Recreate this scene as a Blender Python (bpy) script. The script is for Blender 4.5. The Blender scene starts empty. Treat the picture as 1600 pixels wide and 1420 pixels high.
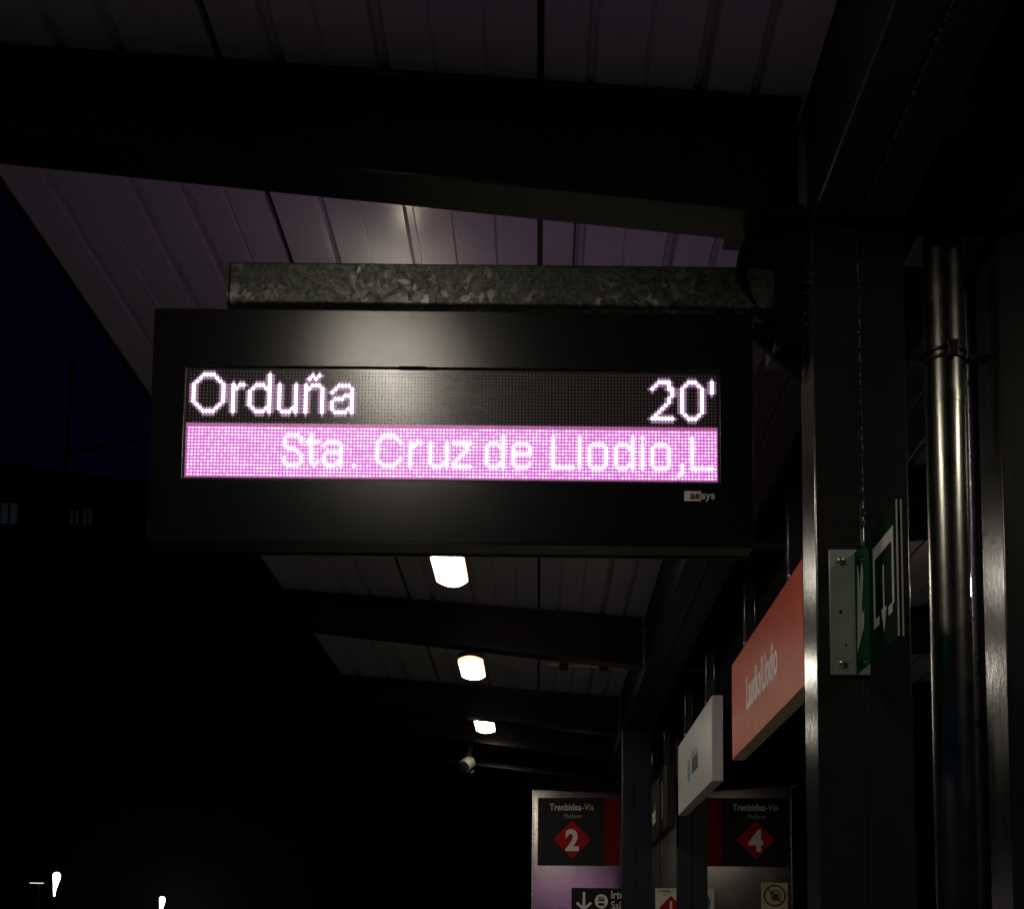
import bpy, bmesh, math, random
from mathutils import Vector, Matrix
R_ = math.radians
rnd = random.Random(7)
sc = bpy.context.scene
C = bpy.context.collection

# ------------------------------------------------------------------ camera
F = 1889.0
dY = Vector((40, -176, -F)).normalized()
dZ = Vector((200, 20324, -F)); dZ = (dZ - dZ.dot(dY) * dY).normalized()
dX = dY.cross(dZ)
cam = bpy.data.cameras.new('camera')
cam.sensor_width = 36; cam.lens = F / 1600 * 36
cam.shift_y = (1324 - 710) / 1600
cam.clip_start = 0.05; cam.clip_end = 2000
co = bpy.data.objects.new('camera', cam); C.objects.link(co)
co.matrix_world = Matrix.Translation((0, 0, 1.6)) @ Matrix((dX, dY, dZ)).to_4x4()
sc.camera = co

# ------------------------------------------------------------------ night sky
w = bpy.data.worlds.new('World'); sc.world = w; w.use_nodes = True
nt = w.node_tree
bg = nt.nodes['Background']
sky = nt.nodes.new('ShaderNodeTexSky'); sky.sky_type = 'NISHITA'; sky.sun_disc = False
sky.sun_elevation = R_(-3.0); sky.ozone_density = 6.0; sky.sun_rotation = R_(215)
nt.links.new(sky.outputs[0], bg.inputs[0]); bg.inputs[1].default_value = 0.085
sc.view_settings.view_transform = 'Standard'; sc.view_settings.look = 'None'
sc.view_settings.gamma = 1; sc.view_settings.exposure = 0
sc.view_settings.use_curve_mapping = False
try:
    sc.cycles.use_denoising = True
    sc.cycles.max_bounces = 8
    sc.cycles.sample_clamp_indirect = 4
except Exception:
    pass

LAMP_POWER = 42.0
LAMP_Y = (1.6, 3.6, 5.62, 7.63, 9.52)

# ------------------------------------------------------------------ materials
def mat(name, col, rough=.5, metal=0, var=.25, vscale=6, rvar=.12, bump=0, bscale=120, spec=.5, aniso=None):
    m = bpy.data.materials.new(name); m.use_nodes = True
    n = m.node_tree.nodes; l = m.node_tree.links; b = n['Principled BSDF']
    b.inputs['Metallic'].default_value = metal
    b.inputs['Specular IOR Level'].default_value = spec
    tc = n.new('ShaderNodeTexCoord')
    no = n.new('ShaderNodeTexNoise'); no.inputs['Scale'].default_value = vscale
    no.inputs['Detail'].default_value = 8; no.inputs['Roughness'].default_value = .65
    l.new(tc.outputs['Object'], no.inputs['Vector'])
    mx = n.new('ShaderNodeMix'); mx.data_type = 'RGBA'
    mx.inputs[6].default_value = (*[c * (1 - var) for c in col], 1)
    mx.inputs[7].default_value = (*[min(1, c * (1 + var)) for c in col], 1)
    l.new(no.outputs[0], mx.inputs[0]); l.new(mx.outputs[2], b.inputs['Base Color'])
    mr = n.new('ShaderNodeMapRange')
    mr.inputs['To Min'].default_value = max(.02, rough - rvar); mr.inputs['To Max'].default_value = min(1, rough + rvar)
    n2 = n.new('ShaderNodeTexNoise'); n2.inputs['Scale'].default_value = vscale * 4; n2.inputs['Detail'].default_value = 5
    l.new(tc.outputs['Object'], n2.inputs['Vector'])
    l.new(n2.outputs[0], mr.inputs['Value']); l.new(mr.outputs[0], b.inputs['Roughness'])
    if bump:
        n3 = n.new('ShaderNodeTexNoise'); n3.inputs['Scale'].default_value = bscale; n3.inputs['Detail'].default_value = 3
        if aniso:
            mp = n.new('ShaderNodeMapping'); mp.inputs['Scale'].default_value = aniso
            l.new(tc.outputs['Object'], mp.inputs['Vector']); l.new(mp.outputs[0], n3.inputs['Vector'])
        else:
            l.new(tc.outputs['Object'], n3.inputs['Vector'])
        bp = n.new('ShaderNodeBump'); bp.inputs['Strength'].default_value = bump; bp.inputs['Distance'].default_value = .002
        l.new(n3.outputs[0], bp.inputs['Height']); l.new(bp.outputs[0], b.inputs['Normal'])
    return m

def emit(name, col, s):
    m = bpy.data.materials.new(name); m.use_nodes = True
    b = m.node_tree.nodes['Principled BSDF']
    b.inputs['Base Color'].default_value = (.5, .5, .5, 1)
    b.inputs['Emission Color'].default_value = (*col, 1); b.inputs['Emission Strength'].default_value = s
    b.inputs['Roughness'].default_value = .4
    return m

M = {}
M['steel'] = mat('blue_black_painted_steel', (.006, .007, .013), .50, var=.35, rvar=.07, bump=.25, bscale=260, spec=.3)
M['steel_gloss'] = mat('glossy_painted_steel', (.017, .017, .015), .20, var=.35, rvar=.04, bump=.22, bscale=60, aniso=(1, 1, .5), spec=1.0)
M['beam'] = mat('black_painted_beam', (.004, .004, .004), .25, var=.4, rvar=.06, bump=.25, bscale=90)
M['weld'] = mat('weld_bead', (.06, .06, .07), .22, metal=.6, var=.4, bump=.6, bscale=500)
M['panel'] = mat('grey_roof_sheet', (.25, .25, .29), .34, var=.12, vscale=3, rvar=.06, bump=.06, bscale=30)
M['housing'] = mat('black_powder_coat', (.004, .004, .004), .22, var=.25, vscale=14, rvar=.02, bump=.12, bscale=900)
M['mask'] = mat('led_mask', (.03, .026, .03), .24, var=.2, rvar=.03)
M['lens'] = mat('unlit_led_lens', (.36, .32, .30), .35, var=.15)
M['white_print'] = mat('white_print', (.80, .76, .70), .5, var=.08)
M['grey_print'] = mat('grey_print', (.55, .51, .47), .5, var=.08)
M['black'] = mat('black_plastic', (.01, .01, .01), .35, var=.3)
M['dark_sign'] = mat('charcoal_sign_face', (.012, .014, .015), .5, var=.15, spec=.15)
M['red'] = mat('red_sign_face', (.42, .006, .010), .5, var=.12, spec=.12)
M['dark_red'] = mat('dark_red_band', (.17, .001, .003), .5, var=.12, spec=.08)
M['orange'] = mat('orange_red_sign_face', (.50, .055, .014), .40, var=.10, vscale=2.5, spec=.10)
M['white_sign'] = mat('white_sign_face', (.50, .52, .50), .35, var=.07, vscale=3)
M['brown_sign'] = mat('dark_brown_sign_face', (.020, .016, .013), .5, var=.2, spec=.15)
M['sign_edge'] = mat('sign_case_aluminium', (.42, .37, .38), .4, var=.1)
M['sign_edge_dark'] = mat('sign_case_brown', (.40, .30, .22), .5, var=.15)
M['blue'] = mat('blue_print', (.03, .20, .34), .45, var=.1)
M['cream'] = mat('cream_sticker', (.80, .72, .44), .5, var=.08)
M['green_print'] = mat('green_ink', (.05, .09, .03), .5, var=.2)
M['maroon'] = mat('maroon_ink', (.07, .01, .015), .5, var=.2)
M['pale_print'] = mat('pale_green_print', (.33, .36, .28), .5, var=.12)
M['white_lamp_case'] = mat('grey_lamp_case', (.12, .12, .12), .45, var=.2)
M['cam_white'] = mat('camera_shell', (.065, .065, .052), .4, var=.1)
M['ground'] = mat('ground', (.03, .03, .028), .95, var=.5, vscale=.5, bump=.6, bscale=12)
M['paving'] = mat('platform_paving', (.32, .33, .27), .75, var=.35, vscale=2, bump=.4, bscale=40)
M['ballast'] = mat('track_ballast', (.04, .036, .03), .95, var=.6, vscale=25, bump=1, bscale=30)
M['facade'] = mat('far_facade', (.05, .045, .04), .9, var=.3, vscale=1)
M['pole'] = mat('pole_paint', (.03, .03, .03), .6, var=.3)
M['hill'] = mat('dark_hill', (.012, .015, .010), 1, var=.5, vscale=.05, bump=1, bscale=.6)
M['bracket'] = mat('zinc_bracket', (.42, .47, .42), .42, metal=.55, var=.12, vscale=20, bump=.1)
M['bolt'] = mat('bolt_steel', (.45, .45, .42), .28, metal=.9, var=.2)
M['black_matt'] = mat('matt_black_paint', (.003, .003, .003), .8, var=.2, spec=.1)
M['rubber'] = mat('black_rubber', (.012, .012, .012), .6, var=.2)

# stainless downpipe
M['stainless'] = mat('stainless_pipe', (.30, .295, .255), .25, metal=1, var=.18, vscale=5, rvar=.07, bump=.12, bscale=200, aniso=(1, 1, .05))
M['dark_pipe'] = mat('dark_metal_pipe', (.10, .10, .11), .3, metal=.8, var=.3, vscale=12, bump=.5, bscale=70)
M['brushed'] = mat('brushed_steel_cladding', (.24, .22, .20), .16, metal=1, var=.14, vscale=1.6, rvar=.05, bump=.12, bscale=60, aniso=(.1, .1, 3))

# hot dip galvanised steel with spangle
def galv():
    m = bpy.data.materials.new('galvanised_steel'); m.use_nodes = True
    n = m.node_tree.nodes; l = m.node_tree.links; b = n['Principled BSDF']
    tc = n.new('ShaderNodeTexCoord')
    ns = n.new('ShaderNodeTexNoise'); ns.inputs['Scale'].default_value = 9; ns.inputs['Detail'].default_value = 4
    l.new(tc.outputs['Object'], ns.inputs['Vector'])
    va = n.new('ShaderNodeVectorMath'); va.operation = 'MULTIPLY_ADD'
    va.inputs[1].default_value = (.11, .11, .11)
    l.new(ns.outputs['Color'], va.inputs[0]); l.new(tc.outputs['Object'], va.inputs[2])
    v = n.new('ShaderNodeTexVoronoi'); v.inputs['Scale'].default_value = 78
    l.new(va.outputs[0], v.inputs['Vector'])
    v2 = n.new('ShaderNodeTexVoronoi'); v2.inputs['Scale'].default_value = 160
    l.new(va.outputs[0], v2.inputs['Vector'])
    s1 = n.new('ShaderNodeSeparateColor'); l.new(v.outputs['Color'], s1.inputs[0])
    s2 = n.new('ShaderNodeSeparateColor'); l.new(v2.outputs['Color'], s2.inputs[0])
    mpb = n.new('ShaderNodeMapping'); mpb.inputs['Location'].default_value = (1.37, .4, .2); l.new(tc.outputs['Object'], mpb.inputs['Vector'])
    big = n.new('ShaderNodeTexNoise'); big.inputs['Scale'].default_value = 5; big.inputs['Detail'].default_value = 6
    l.new(mpb.outputs[0], big.inputs['Vector'])
    ra = n.new('ShaderNodeMapRange'); ra.inputs['From Min'].default_value = .45; ra.inputs['From Max'].default_value = .62
    l.new(big.outputs[0], ra.inputs['Value'])
    p = n.new('ShaderNodeMath'); p.operation = 'POWER'; p.inputs[1].default_value = 4.5
    l.new(s1.outputs[0], p.inputs[0])
    a = n.new('ShaderNodeMath'); a.operation = 'MULTIPLY'; l.new(p.outputs[0], a.inputs[0]); l.new(ra.outputs[0], a.inputs[1])
    p2 = n.new('ShaderNodeMath'); p2.operation = 'MULTIPLY'; p2.inputs[1].default_value = .22; l.new(s2.outputs[0], p2.inputs[0])
    ad = n.new('ShaderNodeMath'); l.new(a.outputs[0], ad.inputs[0]); l.new(p2.outputs[0], ad.inputs[1])
    mx = n.new('ShaderNodeMix'); mx.data_type = 'RGBA'
    mx.inputs[6].default_value = (.022, .025, .022, 1); mx.inputs[7].default_value = (.30, .31, .27, 1)
    l.new(ad.outputs[0], mx.inputs[0]); l.new(mx.outputs[2], b.inputs['Base Color'])
    b.inputs['Metallic'].default_value = .6
    mr = n.new('ShaderNodeMapRange'); mr.inputs['To Min'].default_value = .38; mr.inputs['To Max'].default_value = .62
    l.new(s1.outputs[1], mr.inputs['Value']); l.new(mr.outputs[0], b.inputs['Roughness'])
    bp = n.new('ShaderNodeBump'); bp.inputs['Strength'].default_value = .15; bp.inputs['Distance'].default_value = .002
    l.new(ns.outputs[0], bp.inputs['Height']); l.new(bp.outputs[0], b.inputs['Normal'])
    return m
M['galv'] = galv()

def green_acrylic():
    m = bpy.data.materials.new('green_acrylic'); m.use_nodes = True
    n = m.node_tree.nodes; l = m.node_tree.links; b = n['Principled BSDF']
    b.inputs['Base Color'].default_value = (.003, .034, .023, 1); b.inputs['Roughness'].default_value = .6; b.inputs['Specular IOR Level'].default_value = .03
    tr = n.new('ShaderNodeBsdfTransparent'); tr.inputs[0].default_value = (.30, .60, .42, 1)
    mx = n.new('ShaderNodeMixShader')
    no = n.new('ShaderNodeTexNoise'); no.inputs['Scale'].default_value = 14
    mr = n.new('ShaderNodeMapRange'); mr.inputs['To Min'].default_value = .28; mr.inputs['To Max'].default_value = .42
    l.new(no.outputs[0], mr.inputs['Value']); l.new(mr.outputs[0], mx.inputs[0])
    l.new(tr.outputs[0], mx.inputs[1]); l.new(b.outputs[0], mx.inputs[2])
    l.new(mx.outputs[0], n['Material Output'].inputs[0])
    return m
M['green'] = green_acrylic()

M['lamp'] = emit('lamp_diffuser', (1.0, .91, .76), LAMP_POWER)
M['lamp_rim'] = emit('lamp_rim', (1.0, .50, .28), 2.6)  # orange glow standing in for the glare halo around a lamp
M['lamp_top'] = emit('lamp_top_slot', (1.0, .86, .62), 34)
M['led_white'] = emit('led_white', (1.0, .80, 1.0), 5.0)
M['led_pink'] = emit('led_pink', (.95, .34, .97), 2.0)
M['led_pink_dim'] = emit('led_pink_dim', (.9, .08, .55), .55)
M['led_rear'] = emit('led_rear', (.86, .30, 1.0), 6.8)
M['led_pink2'] = emit('led_pink_cooler', (.88, .30, 1.0), 1.6)
M['led_pink3'] = emit('led_pink_warmer', (1.0, .38, .94), 2.4)
M['led_near'] = emit('led_near_lit', (.42, .13, .46), .34)  # weak glow painted on unlit LEDs as a halo
M['led_glow'] = emit('led_potting_glow', (.17, .004, .13), 1.0)  # magenta emission painted for LED light spilling over the board
M['led_skirt'] = emit('led_skirt', (.50, .05, .46), 1.0)
M['led_halo'] = emit('led_halo', (.50, .17, .50), .8)
M['led_pale'] = emit('led_pale', (1.0, .84, 1.0), 3.2)
M['street'] = emit('street_lantern', (1.0, .88, .86), 7)
M['tube'] = emit('far_tube', (1.0, 1.0, .6), .9)
M['dim_window'] = emit('dim_window', (.55, .75, .72), .006)
M['dim_window2'] = emit('dimmer_window', (.6, .6, .66), .005)

# ------------------------------------------------------------------ helpers
def tag(o, label=None, cat=None, group=None, kind=None):
    if label: o['label'] = label
    if cat: o['category'] = cat
    if group: o['group'] = group
    if kind: o['kind'] = kind
    return o

def thing(name, label, cat, loc=(0, 0, 0), rz=0, group=None):
    o = bpy.data.objects.new(name, None); C.objects.link(o)
    o.empty_display_size = .1; o.location = loc; o.rotation_euler = (0, 0, rz)
    return tag(o, label, cat, group)

class MB:
    def __init__(s): s.v = []; s.f = []; s.sm = False
    def box(s, x0, x1, y0, y1, z0, z1):
        return s.hexa([(x0, y0, z0), (x1, y0, z0), (x1, y1, z0), (x0, y1, z0), (x0, y0, z1), (x1, y0, z1), (x1, y1, z1), (x0, y1, z1)])
    def hexa(s, p):
        b = len(s.v); s.v += [tuple(q) for q in p]
        s.f += [tuple(b + i for i in q) for q in ((0, 3, 2, 1), (4, 5, 6, 7), (0, 1, 5, 4), (1, 2, 6, 5), (2, 3, 7, 6), (3, 0, 4, 7))]
        return s
    def prism(s, pts, axis, a, bb):
        """outline pts extruded along axis from a to bb; pts are the other two coords in order"""
        n = len(pts); b = len(s.v)
        def mk(p, t):
            return {'x': (t, p[0], p[1]), 'y': (p[0], t, p[1]), 'z': (p[0], p[1], t)}[axis]
        s.v += [mk(p, a) for p in pts] + [mk(p, bb) for p in pts]
        s.f.append(tuple(b + i for i in range(n))[::-1]); s.f.append(tuple(b + n + i for i in range(n)))
        for i in range(n):
            j = (i + 1) % n; s.f.append((b + i, b + j, b + n + j, b + n + i))
        return s
    def tube(s, path, r, n=12, cap=True):
        path = [Vector(p) for p in path]; b = len(s.v)
        rs = r if isinstance(r, (list, tuple)) else [r] * len(path)
        up = None
        for i, p in enumerate(path):
            t = (path[min(i + 1, len(path) - 1)] - path[max(i - 1, 0)]).normalized()
            if up is None:
                up = Vector((1, 0, 0)) if abs(t.x) < .8 else Vector((0, 1, 0))
            u = (up - up.dot(t) * t).normalized(); w_ = t.cross(u); up = u
            for k in range(n):
                a = 2 * math.pi * k / n
                s.v.append(tuple(p + rs[i] * (math.cos(a) * u + math.sin(a) * w_)))
        for i in range(len(path) - 1):
            for k in range(n):
                k2 = (k + 1) % n
                s.f.append((b + i * n + k, b + i * n + k2, b + (i + 1) * n + k2, b + (i + 1) * n + k))
        if cap:
            s.f.append(tuple(b + k for k in range(n))[::-1]); s.f.append(tuple(b + (len(path) - 1) * n + k for k in range(n)))
        s.sm = True
        return s
    def dome(s, c, r, normal=(0, 0, 1), squash=1, seg=12, rings=4, full=False):
        c = Vector(c); nz = Vector(normal).normalized()
        u = nz.orthogonal().normalized(); w_ = nz.cross(u); b = len(s.v)
        lo = -math.pi / 2 if full else 0
        R = []
        for i in range(rings):
            e = lo + (math.pi / 2 - lo) * i / rings
            if full and i == 0: e = lo + .15
            R.append(e)
            for k in range(seg):
                a = 2 * math.pi * k / seg
                s.v.append(tuple(c + r * math.cos(e) * (math.cos(a) * u + math.sin(a) * w_) + r * squash * math.sin(e) * nz))
        s.v.append(tuple(c + r * squash * nz))
        for i in range(rings - 1):
            for k in range(seg):
                k2 = (k + 1) % seg
                s.f.append((b + i * seg + k, b + i * seg + k2, b + (i + 1) * seg + k2, b + (i + 1) * seg + k))
        t = b + rings * seg
        for k in range(seg):
            s.f.append((b + (rings - 1) * seg + k, b + (rings - 1) * seg + (k + 1) % seg, t))
        s.f.append(tuple(b + k for k in range(seg))[::-1])
        s.sm = True
        return s
    def build(s, name, m, parent=None, bevel=0, label=None, kind=None, fix=True):
        me = bpy.data.meshes.new(name); me.from_pydata(s.v, [], s.f)
        if fix:
            bm = bmesh.new(); bm.from_mesh(me); bmesh.ops.recalc_face_normals(bm, faces=bm.faces); bm.to_mesh(me); bm.free()
        me.materials.append(M[m] if isinstance(m, str) else m)
        if s.sm or bevel:
            for p in me.polygons: p.use_smooth = True
            try: me.set_sharp_from_angle(angle=R_(38))
            except Exception: pass
        o = bpy.data.objects.new(name, me); C.objects.link(o); o.parent = parent
        if bevel:
            bv = o.modifiers.new('bevel', 'BEVEL'); bv.width = bevel; bv.segments = 2; bv.limit_method = 'ANGLE'
        if label: o['label'] = label
        if kind: o['kind'] = kind
        return o

def box(name, m, parent, x0, x1, y0, y1, z0, z1, bevel=0, **k):
    return MB().box(x0, x1, y0, y1, z0, z1).build(name, m, parent, bevel, **k)

def text(name, s, size, m, parent, loc, face='-y', xs=1, bold=0, shear=0, align='CENTER', ext=.0006, spacing=1):
    cu = bpy.data.curves.new(name, 'FONT'); cu.body = s; cu.size = size; cu.align_x = align; cu.align_y = 'BOTTOM_BASELINE'
    cu.offset = bold; cu.shear = shear; cu.extrude = ext; cu.resolution_u = 4; cu.space_character = spacing
    tmp = bpy.data.objects.new('tmp', cu)
    me = bpy.data.meshes.new_from_object(tmp); me.name = name
    bpy.data.objects.remove(tmp); bpy.data.curves.remove(cu)
    me.materials.clear(); me.materials.append(M[m])
    A = {'-y': Matrix(((1, 0, 0), (0, 0, -1), (0, 1, 0))), '-x': Matrix(((0, 0, -1), (-1, 0, 0), (0, 1, 0)))}[face]
    me.transform(A.to_4x4() @ Matrix.Diagonal((xs, 1, 1, 1)))
    o = bpy.data.objects.new(name, me); C.objects.link(o); o.parent = parent; o.location = loc
    return o

def copy_tree(o, parent=None):
    c = o.copy(); C.objects.link(c); c.parent = parent
    for ch in list(o.children): copy_tree(ch, c)
    return c

def weld(parent, path, r=.004, step=.006, name='weld_seam', gaps=.12, m='weld'):
    """a lumpy weld bead laid along a polyline"""
    mb = MB()
    for a, b in zip(path[:-1], path[1:]):
        a = Vector(a); b = Vector(b); L = (b - a).length; n = max(1, int(L / step)); t = (b - a).normalized()
        for i in range(n):
            if rnd.random() < gaps: continue
            p = a + t * (i + rnd.uniform(-.3, .3)) * step
            p += Vector((rnd.uniform(-.3, .3), 0, rnd.uniform(-.3, .3))) * r * .5
            nrm = Vector((rnd.uniform(-.6, .6), -1, rnd.uniform(-.6, .6)))
            if parent and parent.get('weld_down'): nrm = Vector((rnd.uniform(-.6, .6), rnd.uniform(-.8, .1), -1))
            mb.dome(p, r * rnd.uniform(.5, 1.1), nrm, .7, seg=6, rings=2)
    o = mb.build(name, m, parent, kind='stuff', fix=False)
    return o

# ------------------------------------------------------------------ ground, tracks, far surroundings
def slab(name, x0, x1, y0, y1, z0, z1, m):
    o = box(name, m, None, x0, x1, y0, y1, z0, z1); o['kind'] = 'structure'; return o
slab('ground', -600, 600, -200, 900, -2.2, -1.4, 'ground')
slab('track_bed', -9.5, -1.9, -60, 160, -1.396, -1.15, 'ballast')
slab('platform', -1.8, 6.0, -30, 60, -1.39, 0, 'paving')
slab('far_platform', -14.5, -9.6, -30, 120, -1.39, 0, 'paving')

hb = MB(); pr = []
nx, ny = 60, 10
for j in range(ny + 1):
    for i in range(nx + 1):
        x = -700 + i * 1400 / nx; y = 260 + j * 40
        h = 96 + 22 * math.sin(i * .23 + 1.0) + 9 * math.sin(i * .71) + 5 * math.sin(i * 1.7 + j)
        z = -1.4 + h * math.sin(min(1, j / 7) * math.pi / 2)
        hb.v.append((x, y, z))
for j in range(ny):
    for i in range(nx):
        a = j * (nx + 1) + i; hb.f.append((a, a + 1, a + nx + 2, a + nx + 1))
hb.sm = True
o = hb.build('hills', 'hill'); o['kind'] = 'structure'

# apartment block across the tracks
t = thing('apartment_block', 'dark apartment block beyond the tracks with three faintly lit windows', 'building', (-22, 40, -1.4))
wb = MB().prism([(-14, 0), (14.5, 0), (14.5, 17.6), (10.5, 18.4), (3.2, 19.4), (-5, 21.2), (-14, 20.2)], 'y', 0, 11)
wb.build('wall', 'facade', t)
MB().prism([(-14.4, 20.25), (-5, 21.3), (3.2, 19.5), (10.5, 18.5), (14.9, 17.65), (14.9, 17.95), (10.5, 18.8), (3.2, 19.8), (-5, 21.6), (-14.4, 20.55)], 'y', -.5, 11.4).build('roof', 'pole', t)
def wpix(px, py, Y=40.0):
    return ((px - 840) * Y / F + 22 + (1500 - py) * 0, 1.6 + (1500 - py) * Y / F + 1.4)
for (xa, xb, za, zb, mm) in ((3.41, 4.0, 17.75 , 18.5, 'dim_window'), (5.82, 6.12, 17.70, 18.25, 'dim_window2'), (6.28, 6.58, 17.70, 18.25, 'dim_window2')):
    za -= 0.0; zb -= 0.0
    f_ = MB()
    f_.box(xa - .08, xb + .08, -.06, -.002, za - .08, za).box(xa - .08, xb + .08, -.06, -.002, zb, zb + .08)
    f_.box(xa - .08, xa, -.06, -.002, za + .001, zb - .001).box(xb, xb + .08, -.06, -.002, za + .001, zb - .001)
    f_.box((xa + xb) / 2 - .03, (xa + xb) / 2 + .03, -.05, -.012, za + .001, zb - .001)
    fo = f_.build('window', 'pole', t)
    box('pane', mm, fo, xa + .001, xb - .001, -.010, -.003, za + .001, zb - .001)

# platform lanterns
def lantern(x, y, zt, h, r, label):
    t = thing('street_lamp', label, 'lamp', (x, y, -.0), group='glowing lanterns on the far platform')
    MB().tube([(0, 0, 0), (0, 0, zt - h)], .04, 8).build('post', 'pole', t)
    MB().tube([(0, 0, zt - h), (.0, 0, zt - h * .75), (.02, 0, zt - h * .5), (.04, 0, zt - h * .25), (.04, 0, zt - h * .08), (.035, 0, zt)],
              [r * .2, r * .35, r * .62, r * .98, r, r * .55], 12).build('lantern_glass', 'street', t)
    MB().dome((.035, 0, zt + .002), r * .6, (0, 0, 1), .4).build('cap', 'pole', t)
lantern(-12.11, 30, 3.68, .60, .092, 'glowing white teardrop lantern at the far lower left of the picture')
lantern(-11.93, 38, 3.50, .70, .090, 'smaller glowing teardrop lantern at the bottom edge, right of the other')
t = thing('tube_light', 'thin yellowish tube light seen far off at the lower left corner', 'light', (-15.05, 36, 0))
MB().tube([(0, .1, 0), (0, .1, 3.86)], .04, 8).build('post', 'pole', t)
box('diffuser', 'tube', t, -.20, .20, -.10, -.05, 3.755, 3.780)
box('hood', 'pole', t, -.22, .22, -.12, .04, 3.785, 3.81)

# catenary mast
t = thing('catenary_mast', 'dark thin overhead line mast against the night sky', 'mast', (-8.4, 20.5, -1.15))
MB().tube([(0, 0, 0), (0, 0, 13.4)], .045, 8).build('pole', 'pole', t)
MB().tube([(0, 0, 11.6), (2.6, 0, 12.1)], .03, 6).tube([(0, 0, 12.6), (2.6, 0, 12.1)], .02, 6).build('cantilever_arm', 'pole', t)
MB().tube([(2.6, -40, 12.1), (2.6, -20, 11.9), (2.6, 0, 12.1), (2.6, 30, 11.8), (2.6, 60, 12.1)], .014, 5).build('contact_wire', 'pole', t)

# ------------------------------------------------------------------ canopy
XM = .930                           # middle line between the two column rows
def zc(x): return 3.651 - .0784 * x
def zb(x): return 3.380 - .1125 * x
BEAM_Y = (.51, 2.65, 4.79, 6.93, 9.07, 10.15, 10.95)
BW = .12

def side(x, s):                     # mirror for the right canopy
    return x if s > 0 else 2 * XM - x

PROF = [(.008, .0), (.125, 0), (.132, .021), (.150, .021), (.157, 0), (.249, 0), (.252, .005), (.256, .005), (.259, 0),
        (.365, 0), (.372, .021), (.390, .021), (.397, 0), (.508, 0), (.515, .021), (.533, .021), (.540, 0), (.632, 0), (.635, .005), (.639, .005), (.642, 0), (.750, 0)]
PROF2 = [(.008, .0), (.125, 0), (.132, .021), (.150, .021), (.157, 0), (.249, 0), (.252, .005), (.256, .005), (.259, 0),
         (.374, 0), (.381, .021), (.399, .021), (.406, 0), (.508, 0), (.511, .005), (.515, .005), (.518, 0), (.628, 0), (.631, .005), (.635, .005), (.638, 0), (.750, 0)]
PROF3 = [(.008, .0), (.105, 0), (.112, .012), (.122, .012), (.129, 0), (.237, 0), (.240, .006), (.246, .006), (.249, 0),
         (.356, 0), (.362, .021), (.374, .021), (.378, .003), (.384, .012), (.390, 0), (.487, 0), (.494, .021), (.504, .021), (.511, 0), (.620, 0)]
def panel_mesh(prof, x0, s, L):
    mb = MB(); bot = []; top = []
    for (px, pz) in prof:
        x = x0 + px; bot.append((side(x, s), zc(x) + pz))
    tp = [(side(x0 + prof[-1][0], s), zc(x0 + prof[-1][0]) + .035), (side(x0 + prof[0][0], s), zc(x0 + prof[0][0]) + .035)]
    mb.prism(bot + tp, 'y', 0, L)
    return mb
for s in (1, -1):
    roof = thing('canopy_roof', 'grey ribbed sheet metal platform roof over the ' + ('lit display' if s > 0 else 'far right side beyond the second column row'), 'canopy roof')
    prot = {}
    spans = [(-3.71, 2.14), (-1.57, 2.14), (.57, 2.14), (2.71, 2.14), (4.85, 2.14), (6.99, 2.14), (9.13, 2.14)]
    for (y0, L) in spans:
        for k, (x0, pf) in enumerate(((-1.527, PROF), (-.767, PROF2), (-.009, PROF3))):
            key = (k, L)
            if key not in prot:
                prot[key] = panel_mesh(pf, x0, s, L - .004).build('roof_panel', 'panel', roof)
                prot[key].location = (0, y0, 0)
            else:
                c = prot[key].copy(); C.objects.link(c); c.location = (0, y0, 0)
    e = [(-1.545, zc(-1.53) - .004), (-1.5215, zc(-1.53) - .004), (-1.5215, zc(-1.53) + .10), (-1.545, zc(-1.53) + .10)]
    MB().prism([(side(a, s), b) for a, b in e], 'y', -3.35, 11.6).build('eave_trim', 'beam', roof)
    if s > 0:
        box('valley_gutter', 'beam', roof, .615, 1.245, -3.35, 11.6, 3.603, 3.66)
    e = [(-1.52, zc(-1.52) + .037), (.60, zc(.60) + .037), (.60, zc(.60) + .09), (-1.52, zc(-1.52) + .09)]
    MB().prism([(side(a, s), b) for a, b in e], 'y', -3.35, 11.6).build('roof_deck', 'beam', roof)

beam_lab = {
    (1, .51): 'black cantilever beam above the viewer, just outside the top of the picture',
    (1, 2.65): 'broad black cantilever beam crossing above the lit display',
    (1, 4.79): 'black cantilever beam hidden mostly behind the lit display',
    (1, 6.93): 'black cantilever beam between the first and second ceiling lamps below the display',
    (1, 9.07): 'black cantilever beam between the second and third ceiling lamps',
    (1, 10.15): 'thin black beam with a lamp reflection, just behind the third lamp',
    (1, 10.95): 'farthest black beam with a lamp reflection above the platform 2 panel',
    (-1, .51): 'black beam of the right canopy nearest the viewer', (-1, 2.65): 'black beam of the right canopy level with the display',
    (-1, 4.79): 'dark blue beam seen between the near column and the steel downpipe', (-1, 6.93): 'second dark beam seen low between column and downpipe',
    (-1, 9.07): 'dark beam of the right canopy seen under the orange sign', (-1, 10.15): 'thin beam with a highlight below the orange sign', (-1, 10.95): 'last dark beam above the platform 4 panel'}
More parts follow.
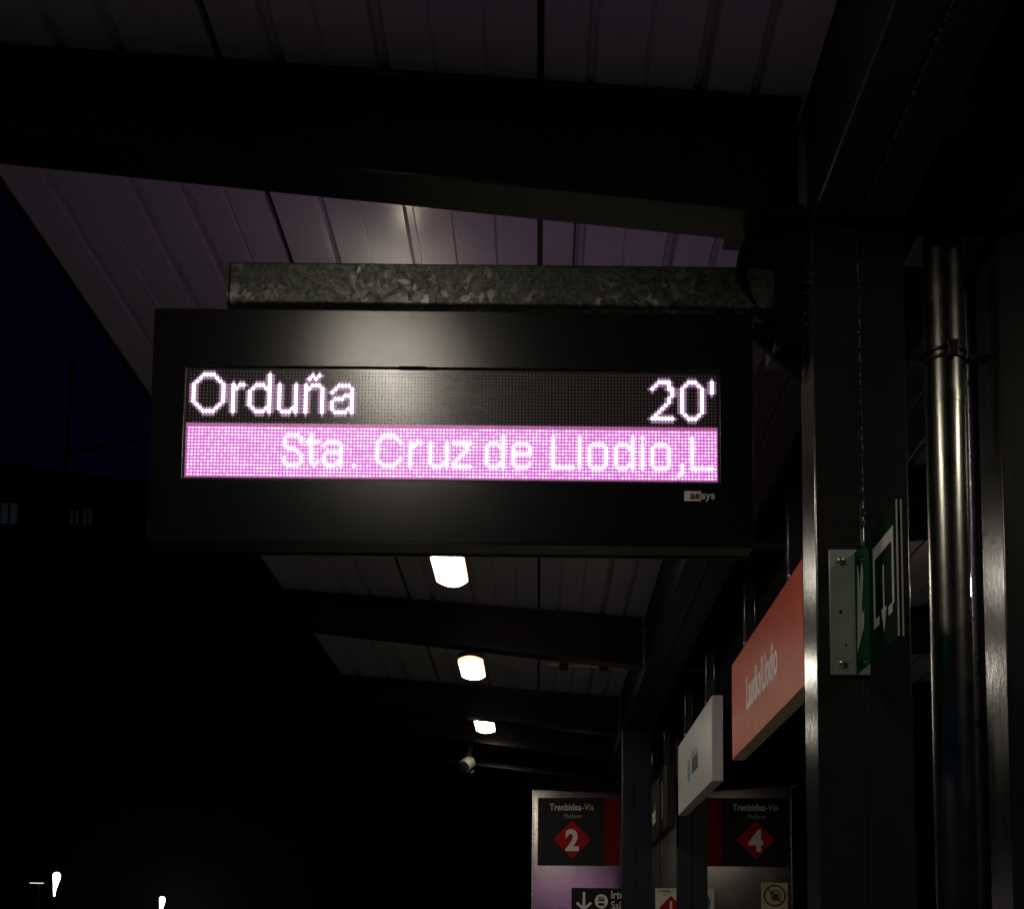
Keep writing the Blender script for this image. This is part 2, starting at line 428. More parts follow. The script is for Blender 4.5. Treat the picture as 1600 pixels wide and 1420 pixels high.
for s in (1, -1):
    for yb in BEAM_Y:
        if s < 0 and yb < 1: continue
        t = thing('canopy_beam', beam_lab[(s, yb)], 'beam', (side(.6, s), yb, 0), group='cantilever beams of the canopy')
        bw = BW if yb != 10.15 else .08
        lift = -.072 if yb == 10.95 else 0
        x0, x1 = -1.515, .600
        def P(x, z): return (side(x, s) - side(.6, s), z)
        ft = .012
        cy = bw / 2
        MB().prism([P(x0, zb(x0) + ft + .0005 + lift), P(x1, zb(x1) + ft + .0005 + lift), P(x1, zc(x1) - ft - .0015), P(x0, zc(x0) - ft - .0015)], 'y', cy - .005, cy + .005).build('web', 'beam', t)
        MB().prism([P(x0, zb(x0) + lift), P(x1, zb(x1) + lift), P(x1, zb(x1) + ft + lift), P(x0, zb(x0) + ft + lift)], 'y', 0, bw).build('flange', 'beam', t, bevel=.002)
        MB().prism([P(x0, zc(x0) - .001 - ft), P(x1, zc(x1) - .001 - ft), P(x1, zc(x1) - .001), P(x0, zc(x0) - .001)], 'y', 0, bw).build('flange', 'beam', t, bevel=.002)
        MB().prism([P(x0 - .006, zb(x0) + lift - .004), P(x0 - .0005, zb(x0) + lift - .004), P(x0 - .0005, zc(x0) - .002), P(x0 - .006, zc(x0) - .002)], 'y', 0, bw).build('end_plate', 'beam', t)
        if yb == 2.65:
            weld(t, [(P(x, zb(x) + .018)[0], cy - .008, zb(x) + .018) for x in (-.46, -.1)], r=.0035, step=.008, gaps=.3)

# longitudinal girders
GZ = 3.292
for s, lab in ((1, 'box girder of two welded channels running overhead towards the viewer'), (-1, 'second overhead box girder on the right column row')):
    t = thing('box_girder', lab, 'girder', (side(.721, s), 0, GZ))
    for a, b in ((-.105, -.001), (.001, .105)):
        box('channel', 'steel', t, a, b, -3.3, 11.5, .003, .31, bevel=.006)
    t['weld_down'] = 1
    weld(t, [(0, .9, 0), (0, 2.62, 0)], r=.005, step=.006)
    weld(t, [(0, 2.9, 0), (0, 9.0, 0)], r=.004, step=.02)

# columns
def column(x, y, lab, face='steel_gloss'):
    t = thing('steel_column', lab, 'column', (x, y, 0), group='welded steel canopy columns')
    a = MB().box(-.105, -.0003, 0, .13, .012, GZ - .002); a.build('channel', face, t, bevel=.0035)
    a = MB().box(.0003, .105, 0, .13, .012, GZ - .002); a.build('channel', face, t, bevel=.0035)
    box('base_plate', 'steel', t, -.16, .16, -.07, .20, 0, .011)
    return t
c1 = column(.721, 2.65, 'nearest black steel column right of the display, holding the green sign')
weld(c1, [(0.003, -.0005, 2.58), (-.001, -.0005, 3.27)], r=.0045, step=.0055, gaps=.25)
weld(c1, [(0.001, -.0005, 1.0), (0.003, -.0005, 2.45)], r=.002, step=.012, gaps=.3, m='steel')
weld(c1, [(-.1055, .01, 2.95), (-.1055, .01, 3.25)], r=.003, step=.016, gaps=.5)
for (bx, bz) in ((-.03, 1.87), (.035, 1.65)):
    pass
column(1.139, 2.65, 'near black steel column at the right edge, beyond the downpipe')
column(.712, 8.70, 'dark blue column standing left of the panel reading 4, half hiding the 2 panel', 'steel')
column(1.112, 8.70, 'dark blue column below the white hanging sign', 'steel')

# cross ties between the two girders
for i, (yy, zz, lab) in enumerate(((2.95, 3.24, 'upper grey cross tie right of the column head'), (2.95, 3.17, 'lower grey cross tie right of the column head'))):
    o = box('cross_tie', 'sign_edge_dark', None, .828, .868, yy, yy + .04, zz, zz + .022, bevel=.002)
    tag(o, lab, 'bracket', 'small ties beside the column head')
for yy in (4.80, 6.94, 9.09):
    o = box('cross_beam', 'steel', None, .829, 1.031, yy, yy + .10, 3.30, 3.42)
    tag(o, 'short dark cross beam joining the two girders %s' % {4.80: 'nearest behind the downpipe', 6.94: 'above the white hanging sign', 9.09: 'above the far columns'}[yy], 'beam', 'cross beams between the girders')

# ------------------------------------------------------------------ lamps
def lamp_outline(w_, l_, sag, n=8):
    pts = []
    for i in range(n + 1):
        u = -1 + 2 * i / n; pts.append((u * w_ / 2, -l_ / 2 - sag * (1 - u * u)))
    for i in range(n + 1):
        u = 1 - 2 * i / n; pts.append((u * w_ / 2, l_ / 2 + sag * (1 - u * u)))
    return pts
def make_lamp(x, y, label):
    t = thing('ceiling_lamp', label, 'lamp', (x, y, 3.45), group='oblong lamps under the canopy roof')
    o = lamp_outline(.142, .38, .085)
    n = len(o); mb = MB()
    rings = [(.90, .94, 0), (.98, .985, .003), (1, 1, .006)]
    for (a, b, z) in rings: mb.v += [(p[0] * a, p[1] * b, z) for p in o]
    for r in range(len(rings) - 1):
        for k in range(n):
            k2 = (k + 1) % n; mb.f.append((r * n + k, r * n + k2, (r + 1) * n + k2, (r + 1) * n + k))
    mb.f.append(tuple(range(n)))
    mb.sm = True; mb.build('diffuser', 'lamp', t)
    MB().prism([(p[0] * 1.10, p[1] * 1.035) for p in o], 'z', .0065, .026).build('rim', 'lamp_rim', t)  # added ring that glows as the lamp's halo
    MB().prism([(p[0] * 1.09, p[1] * 1.03) for p in o], 'z', .0265, .062).build('case', 'white_lamp_case', t, bevel=.004)
    box('top_slot', 'lamp_top', t, -.018, .018, -.19, -.12, .0625, .066)  # small emitter added to throw the light spot on the roof sheet
    zt = zc(x if x < XM else 2 * XM - x) - 3.45 - .004
    MB().tube([(.03, .06, .0625), (.03, .06, zt)], .006, 10).build('rod', 'beam', t)
    MB().tube([(-.03, .12, .0625), (-.03, .12, zt)], .006, 10).build('rod', 'beam', t)
    return t
labs = {1.6: 'ceiling lamp just behind the viewer, reflected in the top of the display',
        3.6: 'ceiling lamp hidden behind the display, glowing on the roof sheet above it',
        5.62: 'largest glowing ceiling lamp right under the display', 7.63: 'middle glowing ceiling lamp of the row under the display',
        9.52: 'smallest and farthest glowing lamp, half hidden by a beam'}
l0 = None
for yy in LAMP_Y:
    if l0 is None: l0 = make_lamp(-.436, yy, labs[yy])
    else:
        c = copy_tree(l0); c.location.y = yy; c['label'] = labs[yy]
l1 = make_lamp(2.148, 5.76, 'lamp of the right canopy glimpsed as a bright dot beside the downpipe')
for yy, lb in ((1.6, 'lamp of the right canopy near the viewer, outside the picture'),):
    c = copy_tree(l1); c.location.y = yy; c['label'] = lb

# ------------------------------------------------------------------ the display
disp = thing('departure_display', 'black LED departure display lit with pink and white lettering', 'display', (-.205, 2.65, 2.535), R_(1.25))
W2 = .6875; H = .549; D = .085
wx0, wx1, wz0, wz1 = -.611, .611, .146, .412      # window
fr = MB()
def ring(y0, y1, X0, X1, Z0, Z1, a0, a1, b0, b1):
    fr.box(X0, a0, y0, y1, Z0, Z1); fr.box(a1, X1, y0, y1, Z0, Z1)
    fr.box(a0, a1, y0, y1, Z0, b0); fr.box(a0, a1, y0, y1, b1, Z1)
fr.box(-W2, W2, .012, D - .012, 0, H)
fr.build('housing', 'housing', disp, bevel=.003)
def face_frame(ya, yb_):
    v = []; mb = MB()
    for y in (ya, yb_):
        for (x, z) in ((-W2, 0), (W2, 0), (W2, H), (-W2, H), (wx0, wz0), (wx1, wz0), (wx1, wz1), (wx0, wz1)):
            mb.v.append((x, y, z))
    for k in range(4):
        j = (k + 1) % 4
        mb.f += [(k, j, 4 + j, 4 + k), (8 + j, 8 + k, 12 + k, 12 + j), (k, 8 + k, 8 + j, j), (4 + k, 4 + j, 12 + j, 12 + k)]
    return mb
face_frame(0, .0115).build('front_bezel', 'housing', disp, bevel=.0018)
face_frame(D - .0115, D).build('rear_bezel', 'housing', disp, bevel=.0018)
box('bottom_lip', 'housing', disp, -W2 + .004, W2 - .004, -.003, .004, -.004, -.0005, bevel=.001)
box('bottom_lip', 'housing', disp, -W2 + .004, W2 - .004, .076, .083, -.004, -.0005, bevel=.001)
box('led_board', 'mask', disp, wx0 + .0004, wx1 - .0004, .0060, .0118, wz0 + .0004, wz1 - .0004)
for ya, yb_ in ((.0056, .0058), (D - .0058, D - .0056)):
    box('potting_glow', 'led_glow', disp, wx0 + .004, wx1 - .004, ya, yb_, wz0 + .0045, wz0 + .0045 + 16.4 * .00785)  # glowing sheet added for spill between and around the pink rows
box('led_board', 'mask', disp, wx0 + .0004, wx1 - .0004, D - .0118, D - .0060, wz0 + .0004, wz1 - .0004)

COLS, ROWS = 160, 32
PX, PZ = .00755, .00785
lx0 = -(COLS - 1) * PX / 2 + .001; lz1 = wz1 - .0115
grid = [['u'] * COLS for _ in range(ROWS)]
for r in range(17, 32):
    for c in range(COLS): grid[r][c] = 'p'
for c in range(COLS): grid[16][c] = 'd'
def put(c0, r0, rows, ch):
    for r, line in enumerate(rows):
        for c, x in enumerate(line):
            if x == '#' and 0 <= c0 + c < COLS: grid[r0 + r][c0 + c] = ch
O12 = ["...####...", "..#....#..", ".#......#.", "#........#", "#........#", "#........#", "#........#", "#........#", "#........#", ".#......#.", "..#....#..", "...####..."]
r9 = ["#.##", "##..", "#...", "#...", "#...", "#...", "#...", "#...", "#..."]
d12 = ["......#", "......#", "......#", "..###.#", ".#...##", "#.....#", "#.....#", "#.....#", "#.....#", "#.....#", ".#...##", "..###.#"]
u9 = ["#....#", "#....#", "#....#", "#....#", "#....#", "#....#", "#....#", "#...##", ".###.#"]
n12 = ["..#.#", ".#.#.", ".....", "#.###.", "##...#", "#....#", "#....#", "#....#", "#....#", "#....#", "#....#", "#....#"]
a9 = ["..####.", ".#....#", "#.....#", "....###", ".###..#", "#.....#", "#.....#", "#....##", ".####.#"]
put(1, 1, O12, 'w'); put(13, 4, r9, 'w'); put(18, 1, d12, 'w'); put(27, 4, u9, 'w'); put(35, 1, n12, 'w'); put(43, 4, a9, 'w')
two = ["..####.", ".#...#.", "#....##", "......#", "......#", ".....#.", ".....#.", "....#..", "...#...", "..#....", ".#.....", "#######"]
zero = ["..###..", ".#...#.", "#.....#", "#.....#", "#.....#", "#.....#", "#.....#", "#.....#", "#.....#", "#.....#", ".#...#.", "..###.."]
put(140, 2, two, 'w'); put(149, 2, zero, 'w'); put(158, 2, ["#"] * 4, 'w')
# second line
S_ = [".####.", "#....#", "#....#", "#.....", ".###..", "....#.", ".....#", "#....#", "#....#", ".####."]
t_ = [".#..", ".#..", "####", ".#..", ".#..", ".#..", ".#..", ".#..", ".#.#", "..#."]
a_ = [".####.", "#....#", ".....#", ".#####", "#....#", "#....#", "#...##", ".###.#"]
C_ = ["..####..", ".#....#.", "#......#", "#.......", "#.......", "#.......", "#.......", "#......#", ".#....#.", "..####.."]
r_ = ["#.##", "##..", "#...", "#...", "#...", "#...", "#...", "#..."]
u_ = ["#....#", "#....#", "#....#", "#....#", "#....#", "#....#", "#...##", ".###.#"]
z_ = ["######", "....#.", "....#.", "...#..", "..#...", ".#....", "#.....", "######"]
d_ = [".....#", ".....#", ".###.#", "#...##", "#....#", "#....#", "#....#", "#....#", "#...##", ".###.#"]
e_ = [".####.", "#....#", "#....#", "######", "#.....", "#.....", "#....#", ".####."]
L_ = ["#......"] * 9 + ["#######"]
l_ = ["#"] * 10
i_ = ["#", ".", "#", "#", "#", "#", "#", "#", "#", "#"]
o_ = [".####.", "#....#", "#....#", "#....#", "#....#", "#....#", "#....#", ".####."]
cm = [".#", ".#", ".#", "#."]
for c0, r0, g in ((29, 19, S_), (36, 19, t_), (41, 21, a_), (50, 28, ["#"]), (57, 19, C_), (67, 21, r_), (73, 21, u_), (80, 21, z_),
                  (90, 19, d_), (98, 21, e_), (110, 19, L_), (118, 19, l_), (121, 21, o_), (129, 19, d_), (137, 19, i_), (140, 21, o_), (148, 27, cm), (152, 19, L_)):
    put(c0, r0, g, 'l')

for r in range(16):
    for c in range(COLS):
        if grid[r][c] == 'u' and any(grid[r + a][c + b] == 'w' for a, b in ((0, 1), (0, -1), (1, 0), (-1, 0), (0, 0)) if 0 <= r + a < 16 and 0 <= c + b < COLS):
            grid[r][c] = 'h'  # unlit neighbours of the lettering, marked for the painted halo
prr = random.Random(3)
for r in range(17, 32):
    for c in range(COLS):
        if grid[r][c] == 'p': grid[r][c] = prr.choice('ppqr')
def leds(sel, name, m, rb, h, back=False, cells=None, skirt=None, q1=.82, q2=.45):
    mb = MB(); NS = 6
    cs = [(math.cos(math.pi / 6 + 2 * math.pi * k / NS), math.sin(math.pi / 6 + 2 * math.pi * k / NS)) for k in range(NS)]
    for r in range(ROWS):
        for c in range(COLS):
            if grid[r][c] != sel or (cells and not cells(r, c)): continue
            x = lx0 + c * PX; z = lz1 - r * PZ; b = len(mb.v)
            y0 = .0059; sg = -1
            if back: x = -x; y0 = D - .0059; sg = 1
            for (q, yy) in ((1, 0), (q1, .65), (q2, 1)):
                sx = 1.16 if sel in 'pqr' else 1
                mb.v += [(x + a * rb * q * sx, y0 + sg * h * yy, z + bb * rb * q) for a, bb in cs]
            for i in range(2):
                for k in range(NS):
                    k2 = (k + 1) % NS
                    qd = (b + i * NS + k, b + i * NS + k2, b + (i + 1) * NS + k2, b + (i + 1) * NS + k)
                    mb.f.append(qd if not back else qd[::-1])
            cap = tuple(b + 2 * NS + k for k in range(NS))
            mb.f.append(cap if not back else cap[::-1])
    o = mb.build(name, m, disp, kind='stuff', fix=False)
    if skirt:
        o.data.materials.append(M[skirt])
        for i, p in enumerate(o.data.polygons):
            if i % (2 * NS + 1) < NS: p.material_index = 1
    return o
leds('u', 'unlit_leds', 'lens', .0017, .0018)
leds('h', 'halo_leds', 'led_near', .0044, .0010)
leds('q', 'pink_led_field', 'led_pink2', .0036, .0020, skirt='led_skirt', q1=.80, q2=.5)
leds('r', 'pink_led_field', 'led_pink3', .0036, .0020, skirt='led_skirt', q1=.80, q2=.5)
leds('d', 'dim_leds', 'led_pink_dim', .0026, .0022)
leds('p', 'pink_led_field', 'led_pink', .0036, .0020, skirt='led_skirt', q1=.80, q2=.5)
leds('l', 'scrolling_text', 'led_pale', .0044, .0030, skirt='led_pink', q1=.93, q2=.6)
leds('w', 'destination_text', 'led_white', .0052, .0030, skirt='led_halo', q1=.84, q2=.6, cells=lambda r, c: c < 100)
leds('w', 'minutes_text', 'led_white', .0052, .0030, skirt='led_halo', q1=.84, q2=.6, cells=lambda r, c: c > 100)
leds('d', 'rear_dim_leds', 'led_pink_dim', .0026, .0022, True)
leds('p', 'rear_pink_led_field', 'led_rear', .0029, .0026, True)
leds('q', 'rear_pink_led_field', 'led_rear', .0034, .0026, True)
leds('r', 'rear_pink_led_field', 'led_rear', .0034, .0026, True)
leds('l', 'rear_scrolling_text', 'led_pale', .0036, .003, True)
leds('w', 'rear_text', 'led_white', .0036, .0034, True)
box('gasket_scrap', 'black_matt', disp, -.122, -.060, -.0016, .001, .4125, .4150)
box('gasket_scrap', 'black_matt', disp, -.055, -.040, -.0014, .001, .4120, .4138)
# maker's badge on the bezel
box('badge', 'grey_print', disp, .529, .567, -.0012, -.0003, .1035, .1265)
text('badge_letters', 'ae', .0262, 'black', disp, (.5655, -.0019, .1085), align='RIGHT', bold=.0004, ext=.0002)
text('badge_letters', 'sys', .0262, 'grey_print', disp, (.5675, -.0010, .1085), align='LEFT', bold=.0003, ext=.0004)

# galvanised arm behind the display top
arm = thing('galvanised_arm', 'mottled galvanised steel tube that carries the display from the column', 'bracket', (-.09, 2.70, 3.17), R_(1.25))
box('tube', 'galv', arm, -.645, .635, -.012, .085, -.052, .0505, bevel=.006)
box('tube_cap', 'galv', arm, -.650, -.6455, -.010, .083, -.050, .0485)
MB().prism([(.630, -.15), (.70, -.15), (.70, .20), (.60, .175), (.562, .09), (.562, .052), (.630, .040)], 'y', -.02, .09).build('head_plate', 'beam', arm)
MB().prism([(.535, -.070), (.560, -.085), (.700, -.215), (.700, -.070)], 'y', .02, .034).build('gusset', 'beam', arm)
MB().dome((.575, .015, -.083), .011, (0, -1, 0), .7).build('bolt', 'sign_edge_dark', arm)
hb = MB()
for k in range(7):
    hb.dome((.702, -.022, .08 - k * .035 + rnd.uniform(-.01, .01)), rnd.uniform(.002, .0038), (-.4, -1, 0), .7, 6, 2)
hb.build('weld_spatter', 'weld', arm, kind='stuff', fix=False)
box('hanger_strap', 'galv', arm, .500, .540, .02, .03, -.10, -.0525)
MB().tube([(.668 + .115 * math.cos(R_(75 + q * 9)), -.034 + .002 * q, .045 + .125 * math.sin(R_(75 + q * 9))) for q in range(24)], .012, 10).build('cable', 'black_matt', arm)

# ------------------------------------------------------------------ small things on the ceiling
t = thing('ceiling_sensor', 'small black dome sensor with thin conduit on the roof sheet above the arm', 'sensor', (.10, 3.50, zc(.10)))
MB().dome((0, 0, -.002), .022, (0, 0, -1), .8).build('dome', 'black', t)
MB().dome((.004, -.012, -.019), .004, (0, -.7, -.7), .7, 8, 3).build('lens', 'bolt', t)
MB().tube([(-.010, -.02, -.006), (-.012, -.33, -.006), (-.07, -.42, -.002), (-.10, -.43, 0)], .0035, 6).build('conduit', 'beam', t)
o = MB().prism([(.505, zc(.505) - .004), (.565, zc(.565) - .004), (.565, zc(.565) - .012), (.505, zc(.505) - .012)], 'y', 3.18, 3.25).build('junction_plate', 'black')
tag(o, 'small dark plate on the roof sheet above the right end of the arm', 'plate')
t = thing('cable_tray', 'pair of thin conduits crossing the roof sheet right of the second lamp', 'conduit', (.1, 7.9, 3.55))
for yy in (-.25, .12):
    MB().tube([(-.05, yy, .045), (.25, yy, .030), (.50, yy + .01, .012)], .012, 8).build('conduit', 'sign_edge_dark', t)
for (xx, yy) in ((.02, -.25), (.28, -.25), (.46, -.25), (.03, .12), (.30, .12)):
    box('clip', 'black', t, xx, xx + .06, yy - .02, yy + .02, .0, .05)

# CCTV
t = thing('security_camera', 'small white turret security camera hanging under the thin beam below the third lamp', 'camera', (-.60, 9.93, 3.215))
MB().tube([(.02, .2, .212), (.02, .12, .17), (.015, .05, .10), (.01, .02, .04)], [.03, .022, .022, .05], 16).build('stem', 'beam', t)
sh = MB().tube([(.035, .03, .035), (.02, .0, .015), (-.012, -.055, -.02), (-.022, -.075, -.032)], [.035, .056, .056, .052], 20)
sh.build('shell', 'cam_white', t)
MB().dome((-.0225, -.0755, -.0322), .047, (-.22, -.86, -.42), .30, 16, 4).build('lens_glass', 'black_matt', t)
MB().dome((.03, .03, -.045), .03, (0, 0, -1), 1, 12, 4).build('sensor_cup', 'white_lamp_case', t)

# ------------------------------------------------------------------ hanging signs
def hanging_sign(y0, m, edge, lab, cat='sign'):
    L = 1.49
    t = thing('hanging_sign', lab, cat, (.88, y0, 2.515), group='box signs hanging from the canopy middle')
    box('case', edge, t, .0025, .055, 0, L, 0, .443, bevel=.003)
    box('face', m, t, -.0005, .002, .004, L - .004, .004, .439)
    for yy in (.285, 1.20):
        p = box('hanger', 'steel_gloss', t, .006, .052, yy - .022, yy + .022, .4435, .86, bevel=.003)
        MB().dome((.004, yy - .05, .455), .010, (-1, -.3, .3), .8, 8, 3).build('bolt', 'bolt', t)
    return t
t = hanging_sign(3.975, 'orange', 'sign_edge_dark', 'orange red hanging station name sign reading Laudio/Llodio, nearest of three')
text('lettering', 'Laudio/Llodio', .196, 'white_print', t, (-.0012, .775, .155), '-x', xs=.62, bold=.004)
t = hanging_sign(6.10, 'white_sign', 'sign_edge', 'white hanging box sign with a blue emblem, behind the orange sign')
MB().prism([(.955 + .052 * math.cos(a * math.pi / 12), .205 + .070 * math.sin(a * math.pi / 12)) for a in range(24)], 'x', -.0018, -.0006).build('emblem', 'blue', t)
text('lettering', 'bidaia', .185, 'black', t, (-.0012, .68, .165), '-x', xs=.62, bold=.004)
t = hanging_sign(8.25, 'brown_sign', 'dark_sign', 'dark hanging box sign with white lettering, farthest of three')
text('lettering', 'renfe', .20, 'white_print', t, (-.0012, .93, .13), '-x', xs=.7, bold=.001)
box('divider_bar', 'white_print', t, -.0018, -.0006, .32, .34, .10, .36)
box('divider_bar', 'white_print', t, -.0018, -.0006, 1.32, 1.34, .08, .33)

# ------------------------------------------------------------------ green escape sign on the near column
t = thing('escape_sign', 'translucent green exit sign projecting from the near column, with arrow and running figure', 'sign', (.70, 2.649, 2.236))
gp = MB(); 
box('bracket_plate', 'bracket', t, -.056, .032, -.005, -.001, 0, .285, bevel=.001)
for (bx, bz) in ((-.031, .259), (.012, .259), (-.029, .025), (.014, .025)):
    b_ = MB().dome((bx, -.0055, bz), .0095, (0, -1, 0), .75, 14, 5); b_.build('bolt', 'bolt', t)
for (bx, bz, r) in ((-.032, .142, .0045), (-.021, .067, .003)):
    MB().dome((bx, -.0052, bz), r, (0, -1, 0), .15, 10, 2).build('screw_hole', 'black', t)
box('panel', 'green', t, 0, .003, -.317, -.006, 0, .276)
box('rear_panel', 'black_matt', t, .0085, .0115, -.317, -.296, 0, .276)
box('edge_strip', 'pale_print', t, .0002, .0028, -.3205, -.3175, .002, .277)
box('edge_strip', 'pale_print', t, .0087, .0113, -.3205, -.3175, .002, .277)
# printed door frame and arrow, on the face that looks left
def flat(name, pts, m='pale_print'):
    return MB().prism(pts, 'x', -.0010, -.0002).build(name, m, t)
a0, a1 = -.300, -.155
flat('door_frame', [(a0, .205), (a1, .205), (a1, .232), (a0, .232)])
flat('door_frame', [(a0, .075), (a0 + .012, .075), (a0 + .012, .2048), (a0, .2048)])
flat('door_frame', [(a1 - .012, .06), (a1, .06), (a1, .2048), (a1 - .012, .2048)])
flat('door_frame', [(a0 + .0122, .060), (a0 + .040, .060), (a0 + .040, .078), (a0 + .0122, .078)])
flat('door_frame', [(a1 - .040, .060), (a1 - .0122, .060), (a1 - .0122, .078), (a1 - .040, .078)])
flat('arrow', [(-.232, .175), (-.224, .175), (-.224, .085), (-.210, .085), (-.228, .035), (-.246, .085), (-.232, .085)])
flat('running_figure', [(-.020, .045), (-.075, .085), (-.082, .125), (-.070, .115), (-.062, .135), (-.078, .205), (-.068, .235), (-.055, .205), (-.050, .150), (-.042, .215), (-.034, .240), (-.030, .160), (-.026, .080)])

# ------------------------------------------------------------------ downpipes
t = thing('downpipe', 'stainless steel rain downpipe between the two near columns', 'pipe', (.933, 2.71, 0))
MB().tube([(0, 0, 0), (0, 0, 2.896)], .0450, 40).build('lower_tube', 'stainless', t)
MB().tube([(0, 0, 2.880), (0, 0, 2.905)], .0462, 40).build('socket_rim', 'stainless', t)
MB().tube([(0, 0, 2.9055), (0, 0, 3.275)], .0440, 40).build('upper_tube', 'stainless', t)
for zz in (2.985, 3.003):
    MB().tube([(0, 0, zz), (0, 0, zz + .006)], .050, 32).build('clamp_ring', 'black', t)
box('clamp_lug', 'black', t, -.010, .012, -.062, -.048, 2.978, 3.016, bevel=.002)
box('clamp_arm', 'black', t, -.075, -.051, -.01, .01, 2.986, 2.999)
box('clamp_arm', 'black', t, .051, .125, -.02, .0, 2.986, 2.999)
box('outlet_box', 'beam', t, -.075, .075, -.06, .06, 3.26, 3.50)
t = thing('cable_pipe', 'thin dark metal pipe right of the steel downpipe', 'pipe', (1.042, 2.83, 0))
MB().tube([(0, 0, 0), (0, 0, 3.28)], .016, 20).build('tube', 'dark_pipe', t)
for zz in (2.16, 2.99):
    MB().tube([(0, 0, zz), (0, 0, zz + .012)], .019, 20).build('clip', 'black', t)
o = MB().tube([(1.012, 2.88, 0), (1.012, 2.88, 3.28)], .009, 14).build('thin_conduit', 'dark_pipe')
tag(o, 'narrow conduit squeezed between the downpipe and the dark pipe', 'conduit')

# ------------------------------------------------------------------ lift tower with the platform panels
t = thing('lift_tower', 'brushed steel clad lift tower carrying the platform 2 and 4 panels', 'tower', (0, 11.2, 0), R_(-2.3))
xs_ = (-.052, .752, 1.130, 1.542, 2.320)
for a, b in zip(xs_[:-1], xs_[1:]):
    box('cladding_panel', 'brushed', t, a + .002, b - .002, 0, .03, .005, 3.30, bevel=.0015)
box('core', 'pole', t, -.045, 2.313, .031, 2.2, 0, 3.5)
box('edge_trim', 'bolt', t, -.060, -.0525, -.006, .03, 0, 3.30)
box('edge_trim', 'bolt', t, 2.3205, 2.328, -.006, .03, 0, 3.30)
MB().prism([(-.10, 3.195), (.75, 3.158), (1.13, 3.155), (1.54, 3.172), (2.36, 3.236), (2.36, 3.56), (-.10, 3.56)], 'y', -.09, -.012).build('header', 'black_matt', t)
MB().dome((2.345, -.04, 3.215), .016, (0, -1, -1), .7).build('marker_light', 'bolt', t)

def platform_sign(num, x0, x1, rx0, rx1, cx):
    t = thing('platform_sign', {'2': 'charcoal platform 2 sign with red diamond, left of the far blue columns', '4': 'charcoal platform 4 sign with red diamond, below and right of the white hanging sign'}[num], 'sign', (0, 11.19, 2.4785), R_(-2.3), group='platform number panels on the lift tower')
    box('board', 'dark_sign', t, min(x0, rx1), max(x1, rx0), -.008, .004, 0, .632) if False else box('board', 'dark_sign', t, x0, x1, -.008, .004, 0, .632)
    box('red_band', 'dark_red', t, rx0, rx1, -.008, .004, 0, .632)
    text('lettering', 'Trenbidea', .088, 'white_print', t, (cx + .085, -.009, .515), xs=.82, bold=.0016, align='RIGHT')
    text('lettering', '-Vía', .088, 'white_print', t, (cx + .089, -.009, .515), xs=.82, bold=-.0003, align='LEFT')
    text('lettering', 'Platform', .062, 'grey_print', t, (cx + .0, -.009, .440), xs=.80, bold=-.0005, shear=.25)
    MB().prism([(cx - .174, .243), (cx, .066), (cx + .174, .243), (cx, .420)], 'y', -.0095, -.0085).build('diamond', 'red', t)
    text('number', num, .268, 'white_print', t, (cx, -.0100, .145), bold=.010, xs=.92)
    return t
platform_sign('2', -.008, .612, .6125, .752, .312)
platform_sign('4', 1.690, 2.306, 1.545, 1.6895, 2.000)

t = thing('exit_panel', 'dark exit panel with down arrow below the platform 2 panel', 'sign', (0, 11.19, 2.0), R_(-2.3))
box('board', 'dark_sign', t, .309, .95, -.008, .004, 0, .272)
def arr(cx, cz, s):
    m_ = MB()
    m_.prism([(cx - .012 * s, cz + .085 * s), (cx + .012 * s, cz + .085 * s), (cx + .012 * s, cz - .055 * s), (cx - .012 * s, cz - .055 * s)], 'y', -.0095, -.0085)
    for q in (-1, 1):
        m_.prism([(cx, cz - .092 * s), (cx, cz - .060 * s), (cx + q * .058 * s, cz - .005 * s), (cx + q * .075 * s, cz - .022 * s)][::q], 'y', -.0096, -.0086)
    return m_
arr(.424, .150, 1.0).build('arrow', 'white_print', t)
MB().prism([(.584 + .060 * math.cos(a * math.pi / 16), .150 + .066 * math.sin(a * math.pi / 16)) for a in range(32)], 'y', -.0095, -.0085).build('roundel', 'white_print', t)
ic = MB().box(.556, .612, -.0105, -.0098, .150, .170).box(.556, .612, -.0105, -.0098, .108, .134).box(.560, .582, -.0105, -.0098, .176, .192).box(.588, .608, -.0105, -.0098, .176, .192)
ic.build('bus_icon', 'dark_sign', t)
text('lettering', 'Irteera', .105, 'white_print', t, (.670, -.009, .175), align='LEFT', xs=.8, bold=.0012)
text('lettering', 'Salida', .105, 'white_print', t, (.672, -.009, .078), align='LEFT', xs=.8)

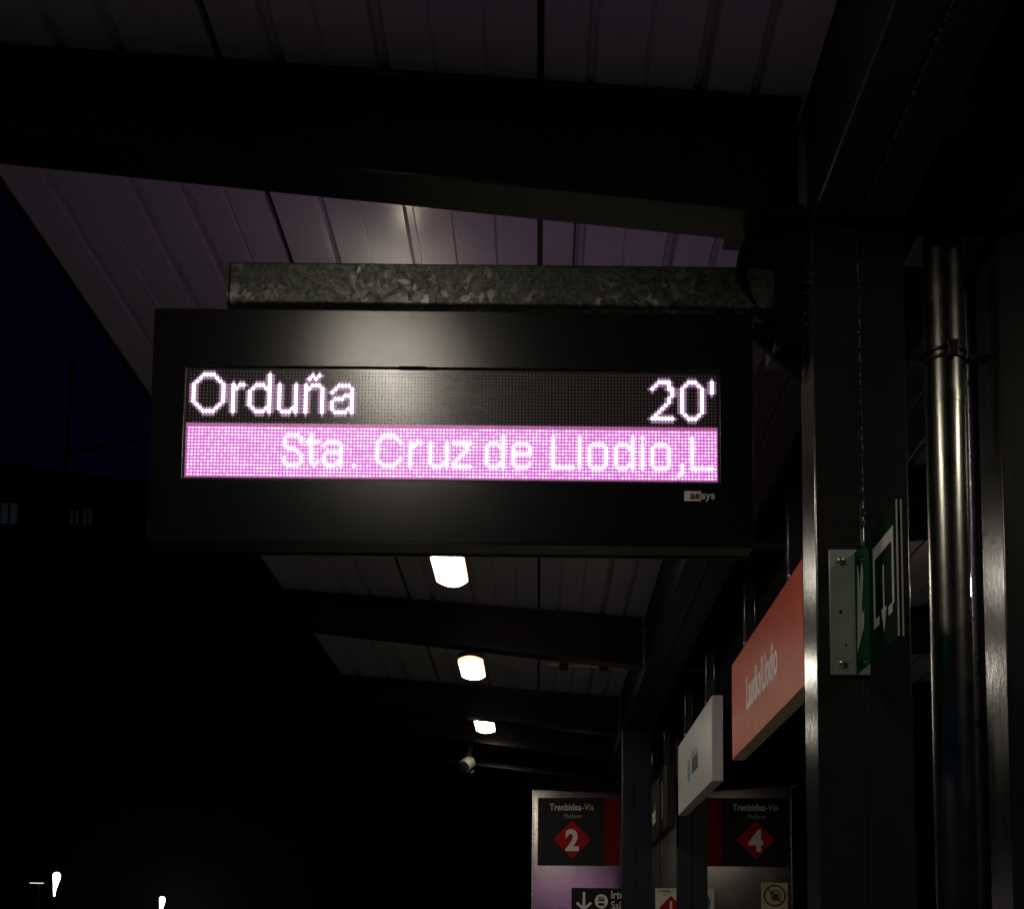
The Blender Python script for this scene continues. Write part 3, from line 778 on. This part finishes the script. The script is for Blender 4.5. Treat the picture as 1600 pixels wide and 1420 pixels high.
t = thing('platform_notice', 'pale notice with a red diamond numbered 1 behind the far columns', 'sign', (0, 11.19, 2.0), R_(-2.3))
box('board', 'white_print', t, 1.080, 1.614, -.008, .004, 0, .274)
text('lettering', 'Trenbidea', .036, 'black', t, (1.160, -.009, .236), xs=.8, bold=.0006)
text('lettering', 'Vía', .030, 'black', t, (1.165, -.009, .205), xs=.8)
MB().prism([(1.178, .152), (1.288, .040), (1.398, .152), (1.288, .214)], 'y', -.0095, -.0085) if False else None
MB().prism([(1.114, .095), (1.222, -.02), (1.330, .095), (1.222, .205)], 'y', -.0095, -.0085).build('diamond', 'red', t)
text('number', '1', .16, 'white_print', t, (1.222, -.0100, .045), bold=.003)
MB().prism([(1.528 + .055 * math.cos(a * math.pi / 16), .145 + .078 * math.sin(a * math.pi / 16)) for a in range(32)], 'y', -.0095, -.0085).build('roundel', 'blue', t)

t = thing('warning_sticker', 'square cream sticker with a crossed out ring on the lift tower', 'sticker', (0, 11.19, 2.09), R_(-2.3))
box('board', 'cream', t, 2.045, 2.282, -.006, .004, 0, .240)
rg = MB(); n = 32; cx, cz = 2.165, .122
for (ro, ri) in ((.101, .086),):
    for k in range(n):
        a = 2 * math.pi * k / n; b = 2 * math.pi * (k + 1) / n
        p = [(cx + q * math.cos(w_), cz + q * math.sin(w_)) for q, w_ in ((ro, a), (ro, b), (ri, b), (ri, a))]
        rg.prism(p, 'y', -.0080, -.0066)
rg.build('prohibition_ring', 'maroon', t)
MB().prism([(cx - .064, cz + .055), (cx - .055, cz + .064), (cx + .064, cz - .055), (cx + .055, cz - .064)], 'y', -.0082, -.0068).build('prohibition_bar', 'maroon', t)
dp = MB()
for k in range(14):
    a = k * 2 * math.pi / 14; rr = .045
    dp.box(cx + .01 + rr * math.cos(a) - .008, cx + .01 + rr * math.cos(a) + .008, -.0072, -.0062, cz + rr * math.sin(a) - .008, cz + rr * math.sin(a) + .008)
dp.box(cx - .02, cx + .035, -.0070, -.0061, cz - .035, cz + .02)
dp.build('hand_icon', 'green_print', t)
